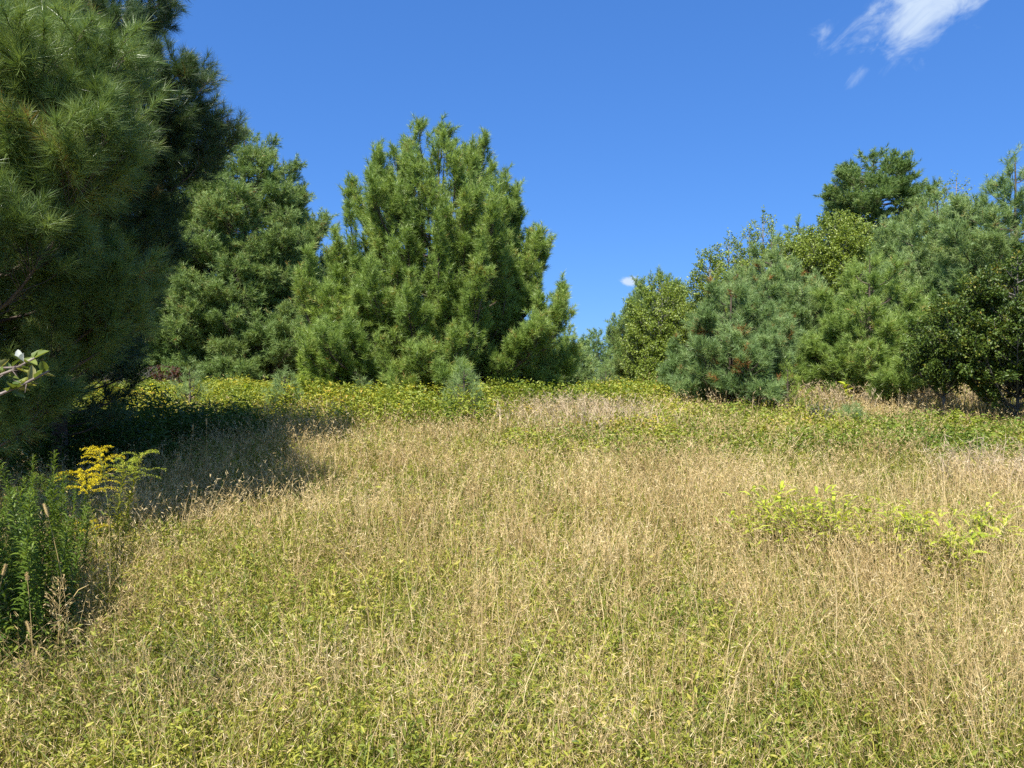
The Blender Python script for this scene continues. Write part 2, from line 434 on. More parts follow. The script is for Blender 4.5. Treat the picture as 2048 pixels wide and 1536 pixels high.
def tree(name, cat, label, x, d, prof_px, seed, nb, mat, kind='needle', bark=None, rise=.8, zlow_px=None, nneed=26, nlen=.10, nwid=.0035,
         dead=.0, tint_mu=.45, tint_sd=.18, trunk_r=None, group=None, trunk_px=None, off=(0, 0), leaf=(.055, .035), **kw):
    """prof_px: [(photo row, half width in photo px)] seen at distance d"""
    rng = np.random.default_rng(seed)
    bark = bark or M_BARK
    y = d
    zb = gz(x, y)
    prof = [(Z(py, d), hw / FPX * d) for py, hw in prof_px]
    ztop = max(p[0] for p in prof)
    zlow = Z(zlow_px, d) if zlow_px else min(p[0] for p in prof)
    zlow = max(zlow, zb + .08)
    B, L, C, ls, tw, sp, sdr, sl = crown_skeleton(rng, x, y, zb, prof, nb, rise, zlow, **kw)
    root = empty(name, (x, y, zb), label, cat, group)
    org = (x, y, zb)
    # trunk + limbs
    T = Tris()
    h = ztop - zb
    tr = trunk_r or (.015 + .011 * h)
    k = 14
    zz = np.linspace(-.1, h * .985, k)
    wob = np.cumsum(rng.normal(0, .006 * h / k * 2, (k, 2)), 0); wob -= wob[0]
    P = np.stack([x + wob[:, 0], y + wob[:, 1], zb + zz], 1)[None]
    R = (tr * (1 - zz / h * .94) ** 1.0 + .004)[None]
    R[0, 0] *= 1.35
    T.tubes(P, R, 10, 0.)
    tt = np.linspace(0, 1, 7)
    PB = np.stack([bez(B, np.full(len(L), t)) for t in tt], 1)
    r0 = np.minimum(.006 + .009 * L, tr * .6)
    T.tubes(PB, r0[:, None] * (1 - .85 * tt)[None] + .0015, 5, 0.)
    tt = np.linspace(0, 1, 4)
    PC = np.stack([bez(C, np.full(len(ls), t)) for t in tt], 1)
    T.tubes(PC, (.002 + .004 * ls)[:, None] * (1 - .7 * tt)[None], 3, 0.)
    T.tubes(np.stack([tw[0], tw[0] + tw[1] * tw[2][:, None]], 1), np.tile(np.array([[.0022, .0014]]), (len(tw[2]), 1)), 3, 0.)
    T.build("trunk", bark, root, org, smoothed=True)
    # leader
    nl = 5
    top = np.tile(np.array([[x, y, ztop]]), (nl, 1)) + rng.normal(0, .02, (nl, 3)); top[:, 2] -= np.linspace(0, .25, nl)
    sp = np.concatenate([sp, top]); sdr = np.concatenate([sdr, norm(rng.normal(0, .25, (nl, 3)) + [0, 0, 1])]); sl = np.concatenate([sl, np.full(nl, .2)])
    T = Tris()
    ns = len(sp)
    st = np.clip(rng.normal(tint_mu, tint_sd * .7, ns) + (vnoise(sp[:, 0] + sp[:, 2] * .37, sp[:, 1] + sp[:, 2] * .8, .06 * h + .1, seed + 5) - .5) * tint_sd * 2.2, 0, .9)
    if dead:
        # rust coloured dead sprays in a few places
        cl = (vnoise(sp[:, 0] * 1.3 + sp[:, 1], sp[:, 2], .11, seed) > 1 - dead) & (rng.random(ns) < .38)
        st[cl] = 1.0
    if kind == 'needle':
        m = np.maximum(6, nneed * (.8 + .4 * rng.random(ns))).astype(int)
        i = np.repeat(np.arange(ns), m); n = len(i)
        u = rng.random(n)
        e1, e2 = frame_of(sdr)
        ph = rng.random(n) * 2 * PI
        th = np.radians(18 + 58 * rng.random(n) * (1.2 - .6 * u))
        nd = sdr[i] * np.cos(th)[:, None] + (e1[i] * np.cos(ph)[:, None] + e2[i] * np.sin(ph)[:, None]) * np.sin(th)[:, None]
        pp = sp[i] + sdr[i] * (sl[i] * u)[:, None]
        LL = nlen * (.75 + .4 * rng.random(n))
        tip = pp + nd * LL[:, None]
        tip[:, 2] -= LL * .10 * rng.random(n)
        T.spikes(pp, tip, np.full(n, nwid * .5), np.clip(st[i] + rng.normal(0, .06, n) * (st[i] < .95), 0, 1), rng)
    else:
        m = np.maximum(3, nneed * (.7 + .6 * rng.random(ns))).astype(int)
        i = np.repeat(np.arange(ns), m); n = len(i)
        u = rng.random(n)
        pp = sp[i] + sdr[i] * (sl[i] * u)[:, None] + rng.normal(0, leaf[0] * .5, (n, 3))
        dd = norm(sdr[i] * .5 + rng.normal(0, .6, (n, 3)) - np.array([0, 0, .25]))
        up = norm(rng.normal(0, .55, (n, 3)) + np.array([0, 0, 1.]))
        sz = .65 + .6 * rng.random(n)
        T.leaves(pp, dd, up, leaf[0] * sz, leaf[1] * sz, np.clip(st[i] + rng.normal(0, .16, n), 0, 1), droop=.12)
    T.build("crown", mat, root, org)
    return root

PINE = ('pine_tree', 'pine tree')
# -- the two big pines that fill the upper left corner
tree(*PINE, "tall near pine with long pale shiny needles cut by the left edge", X(-235, 5.0), 5.0,
     [(-420, 40), (-330, 130), (-200, 250), (0, 330), (150, 400), (330, 490), (450, 465), (560, 420), (700, 380), (810, 320)], 11, 104, M_PINE_NEAR, rise=.4, nneed=110, nlen=.12, nwid=.003,
     zlow_px=810, sub=16, twig=13, lsub=.36, ltw=.17, upturn=.5, tint_mu=.54, tint_sd=.22, lump=.15, tlo=.42, flat=.62, inner=.4)
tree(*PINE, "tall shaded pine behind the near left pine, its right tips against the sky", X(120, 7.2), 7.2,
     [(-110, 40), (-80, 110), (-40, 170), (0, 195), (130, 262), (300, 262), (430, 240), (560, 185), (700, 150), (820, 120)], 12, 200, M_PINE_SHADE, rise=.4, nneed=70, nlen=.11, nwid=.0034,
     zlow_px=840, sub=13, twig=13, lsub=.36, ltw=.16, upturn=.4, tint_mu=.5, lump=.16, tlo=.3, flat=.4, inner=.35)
# -- middle left
FAR = dict(sub=16, twig=10, upturn=.4, lump=.24, tlo=.3, flat=.5, inner=.4)
tree(*PINE, "broad dusty green pine between the left corner pines and the centre pine", X(490, 21), 21,
     [(258, 8), (285, 45), (340, 96), (400, 132), (480, 160), (570, 172), (660, 195), (740, 205), (800, 185)], 21, 340, M_PINE_OLD, rise=.3, nneed=24, nlen=.12, nwid=.013,
     lsub=.36, ltw=.24, tint_mu=.6, **FAR)
tree(*PINE, "dull pine standing behind in shade at the left, below the corner pines", X(255, 20), 20,
     [(400, 10), (480, 80), (560, 130), (660, 160), (800, 160)], 22, 150, M_PINE_OLD, rise=.15, nneed=22, nlen=.12, nwid=.013, ltw=.22, tint_mu=.5, **FAR)
for j, (lab, px, dd, pr) in enumerate([
        ("dark pine far back left of the centre pine, filling under the dusty one", 600, 27, [(520, 10), (600, 70), (700, 110), (800, 120)]),
        ("dark pine far back at the left edge under the corner pines", 60, 25, [(440, 10), (560, 110), (700, 160), (800, 170)]),
        ("shadowy pine far back behind the dead brush", 390, 28, [(470, 10), (580, 90), (700, 130), (800, 140)])]):
    tree(*PINE, lab, X(px, dd), dd, pr, 121 + j, 90, M_PINE_OLD, rise=.25, nneed=20, nlen=.14, nwid=.018, ltw=.26, tint_mu=.4, **dict(FAR, sub=10, twig=7))
tree(*PINE, "low soft young pine hugging the left foot of the centre pine", X(672, 12.9), 12.9,
     [(590, 8), (640, 35), (700, 55), (760, 62), (800, 55)], 23, 70, M_PINE_YEL, rise=.6, nneed=34, nlen=.10, nwid=.0075, sub=12, twig=14, ltw=.15, tint_mu=.5)
# -- centre pine
tree(*PINE, "bushy many tipped pine alone in the centre of the meadow edge", X(878, 14), 14,
     [(272, 20), (284, 68), (305, 106), (345, 134), (400, 178), (450, 200), (520, 222), (600, 238), (680, 243), (760, 238), (805, 215)], 31, 190, M_PINE, rise=1.0, nneed=38, nlen=.105, nwid=.0075,
     sub=19, twig=13, lsub=.27, ltw=.16, upturn=.85, tint_mu=.6, tint_sd=.22, lump=.2, bend=.97, inner=.42, tlo=.3)
# -- the gap
tree(*PINE, "small distant rounded pine in the gap of sky right of the centre pine", X(1192, 46), 46,
     [(662, 12), (680, 28), (710, 36), (750, 42), (785, 45)], 41, 120, M_PINE_BLUE, rise=.5, nneed=18, nlen=.2, nwid=.03, sub=5, twig=6, ltw=.3, tint_mu=.4)
tree(*PINE, "thin topped bluish pine half hidden behind the right edge of the centre pine", X(1138, 22), 22,
     [(655, 5), (690, 22), (740, 42), (785, 50)], 42, 80, M_PINE_BLUE, rise=.6, nneed=24, nlen=.12, nwid=.013, sub=8, twig=9, ltw=.2, tint_mu=.6)
tree(*PINE, "dark pine at the left rear of the birch beside the gap", X(1318, 25), 25,
     [(545, 8), (575, 45), (620, 68), (660, 82), (720, 88), (795, 92)], 43, 190, M_PINE_OLD, rise=.9, nneed=22, nlen=.13, nwid=.015, sub=8, twig=9, ltw=.22, tint_mu=.6, upturn=.6)
tree('birch_tree', 'birch tree', "rounded yellow green birch standing right beside the gap of sky", X(1325, 22), 22,
     [(560, 10), (585, 35), (630, 55), (700, 68), (760, 72), (795, 60)], 44, 130, M_BIRCH, 'leaf', M_BBARK, rise=.9, nneed=12, sub=9, twig=11, ltw=.25, leaf=(.055, .04), tint_mu=.5)
# -- right hand wall of young pines
NP = dict(sub=22, twig=13, lsub=.30, upturn=.6, lump=.38, tlo=.3, inner=.45)
tree(*PINE, "blue green bushy young pine with rusty dead sprays right of the birch", X(1462, 12.6), 12.6,
     [(560, 8), (580, 34), (625, 78), (680, 102), (740, 108), (800, 100)], 51, 75, M_PINE_BLUE, rise=.7, nneed=36, nlen=.10, nwid=.0072, ltw=.15, tint_mu=.42, dead=.28, **NP)
tree(*PINE, "pale blue green pine rising behind the rusty flecked young pine", X(1545, 15), 15,
     [(478, 8), (505, 38), (550, 80), (610, 122), (680, 145), (790, 150)], 52, 95, M_PINE_BLUE, rise=.7, nneed=32, nlen=.105, nwid=.0082, ltw=.16, tint_mu=.62, dead=.2, **NP)
tree(*PINE, "fresh green bushy pine in front of the dark tall pine on the right", X(1738, 13.2), 13.2,
     [(505, 8), (530, 30), (580, 74), (640, 115), (710, 138), (770, 142), (805, 130)], 53, 85, M_PINE, rise=.7, nneed=36, nlen=.10, nwid=.0074, ltw=.15, tint_mu=.62, **NP)
tree(*PINE, "grey green pine filling the space left of the far right pine", X(1875, 16), 16,
     [(395, 12), (425, 62), (470, 105), (540, 130), (620, 140), (790, 140)], 54, 110, M_PINE_BLUE, rise=.6, nneed=32, nlen=.105, nwid=.0088, ltw=.17, tint_mu=.66, **NP)
tree(*PINE, "big blue green pine with spiky leader at the right edge", X(2030, 14.5), 14.5,
     [(305, 8), (330, 28), (375, 62), (430, 105), (500, 140), (600, 160), (700, 165), (800, 150)], 55, 120, M_PINE_BLUE, rise=.7, nneed=34, nlen=.105, nwid=.008, ltw=.17, tint_mu=.55, **NP)
tree(*PINE, "tall dark olive pine towering behind the birches on the right", X(1748, 32), 32,
     [(304, 14), (322, 46), (350, 70), (385, 92), (415, 98), (445, 84), (475, 68), (560, 52)], 56, 175, M_PINE_OLD, rise=.12, zlow_px=560, nneed=24, nlen=.17, nwid=.021, sub=8, twig=8, lsub=.26, ltw=.28, tint_mu=.4, upturn=.5, lump=.3, tlo=.25, inner=.4, flat=.7)
tree(*PINE, "little bluish pine top peeping between the birches", X(1596, 27), 27,
     [(442, 6), (465, 22), (520, 40), (640, 60)], 57, 110, M_PINE_BLUE, rise=.7, nneed=20, nlen=.13, nwid=.015, sub=7, twig=8, ltw=.24, tint_mu=.5, zlow_px=640)
tree(*PINE, "olive pine top right of the tall dark pine", X(1868, 25), 25,
     [(376, 6), (395, 28), (430, 55), (500, 80), (640, 90)], 58, 150, M_PINE_OLD, rise=.7, nneed=22, nlen=.13, nwid=.015, sub=7, twig=8, ltw=.24, tint_mu=.6, zlow_px=640)
for j, (lab, px, dd, pr) in enumerate([
        ("dark pine far back behind the blue green young pines", 1640, 24, [(520, 10), (590, 80), (700, 120), (800, 130)]),
        ("dark pine far back behind the grey green pine", 1800, 23, [(490, 10), (570, 80), (700, 120), (800, 130)])]):
    tree(*PINE, lab, X(px, dd), dd, pr, 131 + j, 90, M_PINE_OLD, rise=.4, nneed=20, nlen=.14, nwid=.017, ltw=.26, tint_mu=.4, **dict(FAR, sub=10, twig=7))
BG = "birches above the right hand pines"
BT = ('birch_tree', 'birch tree')
def birch(label, px, d, prof, seed, nb, **kw):
    a = dict(rise=.9, nneed=13, sub=9, twig=11, ltw=.24, leaf=(.052, .038), tint_mu=.5, group=BG, zlow_px=640)
    a.update(kw)
    tree(*BT, label, X(px, d), d, prof, seed, nb, M_BIRCH, 'leaf', M_BBARK, **a)
birch("fullest round yellow green birch just left of the tall dark pine", 1672, 20, [(430, 12), (455, 48), (500, 72), (560, 76), (640, 60)], 61, 150)
birch("dense low birch left of the fullest birch", 1590, 21, [(470, 14), (490, 40), (540, 58), (640, 60)], 62, 110)
birch("slim airy birch spire with gaps of sky", 1527, 22, [(428, 8), (450, 18), (490, 22), (540, 28), (640, 30)], 63, 46, nneed=10)
birch("short thin birch spire beside the slim airy birch", 1497, 22, [(456, 6), (480, 16), (530, 24), (640, 30)], 64, 40, nneed=10)
birch("loose leaning birch left of the birch spires", 1458, 21, [(474, 8), (500, 24), (550, 36), (640, 44)], 65, 56, nneed=10)
birch("lowest leftmost birch of the row above the rusty young pine", 1420, 20, [(506, 8), (530, 24), (580, 36), (660, 44)], 66, 60)
birch("sparse lone birch top against the sky near the right edge", 1912, 21, [(352, 10), (375, 26), (410, 32), (450, 26), (560, 16)], 67, 28, nneed=4, zlow_px=560)
# -- dark glossy shrubs at the right edge
SH = dict(kind='leaf', bark=M_LIMB, rise=1.0, nneed=15, sub=13, twig=16, lsub=.4, ltw=.13, leaf=(.042, .025), trunk_r=.02, bend=.6, lump=.35, inner=.6)
tree('broadleaf_shrub', 'shrub', "dark glossy leaved shrub with bare grey limbs at the right edge", X(2035, 10.5), 10.5,
     [(505, 25), (540, 65), (600, 100), (660, 120), (720, 125), (770, 80)], 71, 85, M_CHERRY, tint_mu=.36, tint_sd=.24, zlow_px=740, **SH)
tree('broadleaf_shrub', 'shrub', "small dark leafy shrub left of the glossy right edge shrub", X(1888, 11), 11,
     [(602, 10), (640, 45), (690, 62), (740, 55), (770, 40)], 72, 46, M_CHERRY, tint_mu=.34, tint_sd=.2, zlow_px=760, **SH)

# ------------------------------------------------------------------ saplings and small shrubs
def sapling(label, px, d, top, base_hw, seed, mat=None, nb=26, py0=None, **kw):
    py0 = py0 or (768 + (EYE - gz(X(px, d), d)) / d * FPX)
    h = py0 - top
    a = dict(rise=.7, nneed=22, nlen=.085, nwid=.0042, sub=9, twig=9, lsub=.36, ltw=.11, upturn=.5, tint_mu=.55, group="pine saplings in the meadow")
    a.update(kw)
    tree('pine_sapling', 'pine sapling', label, X(px, d), d, [(top, 3), (top + h * .2, base_hw * .45), (top + h * .5, base_hw * .85), (top + h * .8, base_hw), (py0 - 3, base_hw * .7)], seed, nb, mat or M_PINE_BLUE, **a)
sapling("blue green sapling standing in front of the centre pine", 928, 10.6, 740, 42, 81, nb=44)
sapling("thin wispy sapling among yellow weeds at left", 380, 11.2, 742, 36, 82, nb=34, nneed=24)
sapling("wispy sapling with a bare top right of the thin one", 570, 11.6, 748, 40, 83, nb=40, nneed=24)
sapling("soft little sapling at the left foot of the centre pine", 722, 12.2, 762, 36, 84, nb=22, nneed=18)
sapling("tiny bushy sapling in brambles by the right tan grass", 1703, 10.6, 822, 26, 85, nb=20)
sapling("yellowish green sapling at the foot of the young pines", 1575, 12.0, 738, 36, 86, M_PINE_YEL, nb=26)
sapling("young pine low in front of the birch by the gap", 1345, 15.5, 742, 38, 87, nb=26)
sapling("low feathery sapling right of the gap in weeds", 1212, 17, 735, 34, 88, nb=24)

def twiggy(name, cat, label, x, d, h, r, seed, n, mat, leaves=None):
    rng = np.random.default_rng(seed)
    zb = gz(x, d)
    root = empty(name, (x, d, zb), label, cat)
    az = rng.random(n) * 2 * PI; rr = r * (.3 + .7 * rng.random(n)); hh = h * (.5 + .5 * rng.random(n))
    B0 = np.stack([x + rng.normal(0, .03, n), d + rng.normal(0, .03, n), np.full(n, zb - .02)], 1)
    B2 = np.stack([x + rr * np.cos(az), d + rr * np.sin(az), zb + hh], 1)
    B = (B0, B0 * .5 + B2 * .5 + np.array([0, 0, .15 * h]), B2)
    T = Tris()
    tt = np.linspace(0, 1, 6)
    T.tubes(np.stack([bez(B, np.full(n, t)) for t in tt], 1), np.tile((.006 * (1 - .75 * tt))[None], (n, 1)), 4, 0.)
    i = np.repeat(np.arange(n), 9); t = .25 + .75 * rng.random(len(i))
    p = bez(tuple(b[i] for b in B), t)
    q = p + norm(rng.normal(0, 1, (len(i), 3)) + [0, 0, .5]) * (h * .28 * rng.random((len(i), 1)))
    T.tubes(np.stack([p, (p + q) / 2 + rng.normal(0, .01, p.shape), q], 1), np.tile(np.array([[.003, .0025, .0015]]), (len(i), 1)), 3, 0.)
    T.build("branches", mat, root, (x, d, zb))
    if leaves:
        k = np.repeat(np.arange(len(i)), leaves[0]); m = len(k)
        T = Tris()
        pp = p[k] + (q - p)[k] * rng.random((m, 1))
        T.leaves(pp, rng.normal(0, 1, (m, 3)), norm(rng.normal(0, .5, (m, 3)) + [0, 0, 1]), leaves[1], leaves[1] * .6, np.clip(rng.normal(.4, .2, m), 0, 1))
        T.build("leaves", leaves[2], root, (x, d, zb))
    return root
twiggy('dead_shrub', 'shrub', "grey twiggy dead shrub left of the tiny sapling in brambles", X(1640, 10.4), 10.4, .42, .25, 91, 16, M_DEAD, (2, .03, M_CHERRY))
twiggy('dead_brush', 'brush', "bare dead brush under the shaded pines at left", X(232, 13.5), 13.5, .85, .7, 92, 26, M_DEAD)
twiggy('leafy_shrub', 'shrub', "reddish dark shrub under the dusty green pine", X(330, 14.5), 14.5, .7, .4, 93, 16, M_DEAD, (4, .05, leafmat("dark_red_leaves", [(0, (.06, .02, .012)), (1, (.13, .05, .02))])))

# ------------------------------------------------------------------ meadow
M_TAN = leafmat("dry_grass", [(0, (0.228, 0.152, 0.059)), (.35, (0.457, 0.332, 0.134)), (.7, (0.664, 0.509, 0.237)), (1, (0.788, 0.642, 0.367))], .25, .6, .25, (1.1, 1.0, .8))
M_GRASS = leafmat("green_grass", [(0, (0.110, 0.156, 0.023)), (.4, (0.242, 0.281, 0.036)), (.75, (0.396, 0.395, 0.058)), (1, (0.528, 0.447, 0.116))], .3, .5, .3)
M_WEED = leafmat("weed_leaves", [(0, (0.084, 0.144, 0.022)), (.35, (0.168, 0.240, 0.031)), (.7, (0.324, 0.360, 0.044)), (.9, (0.504, 0.444, 0.055)), (1, (0.540, 0.300, 0.077))], .3, .45, .35)
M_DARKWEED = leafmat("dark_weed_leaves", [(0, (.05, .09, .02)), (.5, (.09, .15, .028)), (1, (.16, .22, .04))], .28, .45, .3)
M_GREENWEED = leafmat("goldenrod_leaves", [(0, (0.057, 0.109, 0.019)), (.5, (0.107, 0.176, 0.025)), (1, (0.213, 0.286, 0.043))], .3, .4, .4)
M_YELLOW = leafmat("goldenrod_flowers", [(0, (.60, .47, .012)), (.5, (.78, .64, .02)), (1, (.85, .76, .07))], .25, .7, .1, (1.1, 1.0, .6))
M_LIME = leafmat("lime_leaves", [(0, (0.239, 0.337, 0.027)), (.5, (0.432, 0.506, 0.045)), (1, (0.623, 0.625, 0.089))], .35, .4, .35)
M_STEM = leafmat("green_stems", [(0, (.10, .14, .03)), (1, (.22, .22, .07))], 0., .6, .3)

M_PALE = leafmat("pale_dry_grass", [(0, (0.288, 0.200, 0.106)), (.4, (0.480, 0.360, 0.205)), (1, (0.640, 0.528, 0.350))], .25, .6, .25, (1.1, 1.0, .85))
rng = np.random.default_rng(1)
def scatter(n, d0=2.3, d1=16., a=1.35, umax=.80, u0=None):
    e = 2 - a
    d = (d0 ** e + (d1 ** e - d0 ** e) * rng.random(n)) ** (1 / e)
    u = (rng.random(n) * 2 - 1) * umax if u0 is None else u0[0] + (u0[1] - u0[0]) * rng.random(n)
    return u * d, d

def blob(x, y, px, d, rx, ry, soft=.35):
    """1 inside an ellipse on the ground centred at photo column px, distance d"""
    q = np.hypot((x - X(px, d)) / rx, (y - d) / ry) + (vnoise(x, y, .7, 77) - .5) * .7
    return 1 - smooth(1 - soft, 1 + soft, q)

def bramble_w(x, y):
    return (.6 + .6 * fbm(x, y, .6, 57)) * np.maximum.reduce([blob(x, y, 1560, 9.6, 3.0, 1.5), blob(x, y, 1900, 9.3, 2.6, 1.7), blob(x, y, 1130, 8.5, .9, .55), blob(x, y, 1370, 10.2, 1.3, 1.0), blob(x, y, 1420, 12.2, 1.9, 1.0)])
def tall_tan_w(x, y):
    return np.maximum.reduce([blob(x, y, 1165, 10.1, 1.0, .95, .6), blob(x, y, 1820, 12.2, 2.6, .7, .6), blob(x, y, 2060, 6.6, .75, .55) * .9])
def thicket_w(x, y):
    return smooth(9.7, 10.8, y + (vnoise(x, y, 1.0, 31) - .5) * 1.6) * (1 - smooth(1.2, 2.6, x - (y - 11) * .6)) * (1 - blob(x, y, 1165, 10.3, 1.1, .9))
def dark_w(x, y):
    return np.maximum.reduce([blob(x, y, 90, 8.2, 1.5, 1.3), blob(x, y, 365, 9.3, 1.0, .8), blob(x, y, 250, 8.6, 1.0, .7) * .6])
def green_w(x, y):
    g = .52 + .6 * (fbm(x, y, 1.4, 51) - .5) + .5 * (vnoise(x, y, .3, 52) - .5) + .3 * (vnoise(x, y, .12, 53) - .5)
    g = g + .30 * blob(x, y, 150, 3.6, 1.6, 1.6, .6) + .22 * (1 - smooth(2.9, 4.3, y)) + .10 * smooth(6, 9, y) - .10 * smooth(.5, 2.5, x) * (1 - smooth(6, 8, y))
    return np.clip(g, 0.02, 1)

def meadow():
    # dry stems with fine panicles
    T = Tris()
    nt_ = 7200
    tx, ty = scatter(nt_)
    gw = green_w(tx, ty); bw = bramble_w(tx, ty); tw = thicket_w(tx, ty); dk = dark_w(tx, ty)
    keep = rng.random(nt_) < (1.02 - .7 * gw) * (1 - .4 * bw) * (1 - .8 * tw) * (1 - .6 * dk)
    tx, ty = tx[keep], ty[keep]; nt_ = len(tx)
    per = np.clip(rng.lognormal(2.35, .7, nt_), 2, 60).astype(int)
    it = np.repeat(np.arange(nt_), per); n = len(it)
    off = rng.normal(0, 1, (n, 2)) * (.02 + .012 * np.sqrt(per[it]))[:, None] * (1 + .08 * ty[it])[:, None]
    x, y = tx[it] + off[:, 0], ty[it] + off[:, 1]
    t_h = rng.normal(1, .2, nt_)[it].clip(.55, 1.5); t_t = rng.normal(0, .13, nt_)[it]; t_l = rng.normal(0, .16, (nt_, 2))[it]
    z = ground(x, y)
    h = (.13 + .17 * rng.random(n) + .13 * vnoise(x, y, .9, 61)) * (1 + .25 * smooth(.2, 2.2, x) * (1 - smooth(5, 7, y)))
    h *= np.where(rng.random(n) < .05, 1.4, 1.0) * t_h
    lean = rng.normal(0, .16, (n, 2)) + t_l + off * 3.0 + np.stack([vnoise(x, y, .5, 62) - .5, vnoise(x, y, .5, 63) - .5], 1) * .5
    b = np.stack([x, y, z - .01], 1)
    tip = b + np.stack([lean[:, 0] * h, lean[:, 1] * h, h], 1)
    mid = (b + tip) / 2 - np.stack([lean[:, 0] * h, lean[:, 1] * h, -h * .15], 1) * .22
    w = .0007 + .0002 * y
    ang = rng.random(n) * 2 * PI
    side = np.stack([np.cos(ang), np.sin(ang), np.zeros(n)], 1)
    tint = np.clip(rng.normal(.52, .15, n) + t_t + (vnoise(x, y, .6, 64) - .5) * .35, 0, 1)
    T.blades(np.stack([b, mid, tip], 1), side, np.stack([w, w * .8], 1), tint)
    m = 9
    i = np.repeat(np.arange(n), m); k = len(i)
    u = .35 + .7 * rng.random(k)
    p = b[i] * (1 - u)[:, None] ** 2 + 2 * mid[i] * (u * (1 - u))[:, None] + tip[i] * (u ** 2)[:, None]
    dirv = norm(rng.normal(0, .75, (k, 3)) + np.array([0, 0, .55]))
    L = (.009 + .022 * rng.random(k)) * (1 + .06 * y[i])
    T.spikes(p, p + dirv * L[:, None], (.00035 + .0003 * y[i]) * (.7 + .7 * rng.random(k)), np.clip(tint[i] + .08 + rng.normal(0, .15, k), 0, 1), rng)
    # bent straw lying between the stems
    n = 36000
    x, y = scatter(n)
    z = ground(x, y) + .02 + .14 * rng.random(n)
    p = np.stack([x, y, z], 1)
    dv = norm(rng.normal(0, 1, (n, 3)) * np.array([1, 1, .55]))
    L = (.05 + .12 * rng.random(n))
    T.spikes(p, p + dv * L[:, None], .0007 + .00026 * y, np.clip(rng.normal(.45, .22, n), 0, 1), rng)
    o = T.build("dry_grass", M_TAN); o["kind"] = "stuff"; o["label"] = "fine dry tan meadow grass covering the slope"

    # low green leaves and blades
    T = Tris()
    n = 62000
    x, y = scatter(n, a=1.5)
    gw = green_w(x, y)
    keep = rng.random(n) < .25 + .9 * gw
    x, y, gw = x[keep], y[keep], gw[keep]
    ht = (.04 + .20 * gw) * (.4 + .8 * rng.random(len(x)))
    i = np.repeat(np.arange(len(x)), 7); n = len(i)
    pt = rng.normal(0, .16, len(x))[i]; ps = (.75 + .5 * rng.random(len(x)))[i]
    gz_ = ground(x, y)[i]
    u = rng.random(n) ** .6
    x = x[i] + rng.normal(0, .008, n); y = y[i] + rng.normal(0, .008, n); gw = gw[i]
    z = gz_ + .01 + ht[i] * u
    sz = (.012 + .022 * rng.random(n) ** 1.3) * (1 + .04 * y) * ps
    p = np.stack([x, y, z], 1)
    dv = norm(rng.normal(0, 1, (n, 3)) * np.array([1, 1, .4]) + np.array([0, 0, .55]))
    up = norm(rng.normal(0, .45, (n, 3)) + np.array([0, 0, 1.]))
    T.leaves(p, dv, up, sz, sz * (.2 + .2 * rng.random(n)), np.clip(rng.normal(.5, .16, n) + pt + (vnoise(x, y, .4, 71) - .5) * .5, 0, 1), droop=.1)
    n = 110000
    x, y = scatter(n)
    gw = green_w(x, y)
    keep = rng.random(n) < .15 + .8 * gw
    x, y = x[keep], y[keep]; n = len(x)
    b = np.stack([x, y, ground(x, y)], 1)
    h = .08 + .2 * rng.random(n)
    ln = rng.normal(0, .45, (n, 2))
    mid = b + np.stack([ln[:, 0] * h * .3, ln[:, 1] * h * .3, h * .6], 1)
    tip = b + np.stack([ln[:, 0] * h, ln[:, 1] * h, h], 1)
    ang = rng.random(n) * 2 * PI
    w = .0016 + .00025 * y
    T.blades(np.stack([b, mid, tip], 1), np.stack([np.cos(ang), np.sin(ang), 0 * ang], 1), np.stack([w, w * .9], 1), np.clip(rng.normal(.45, .25, n), 0, 1))
    o = T.build("green_undergrowth", M_GRASS); o["kind"] = "stuff"; o["label"] = "low yellow green leaves and blades between the dry grass"

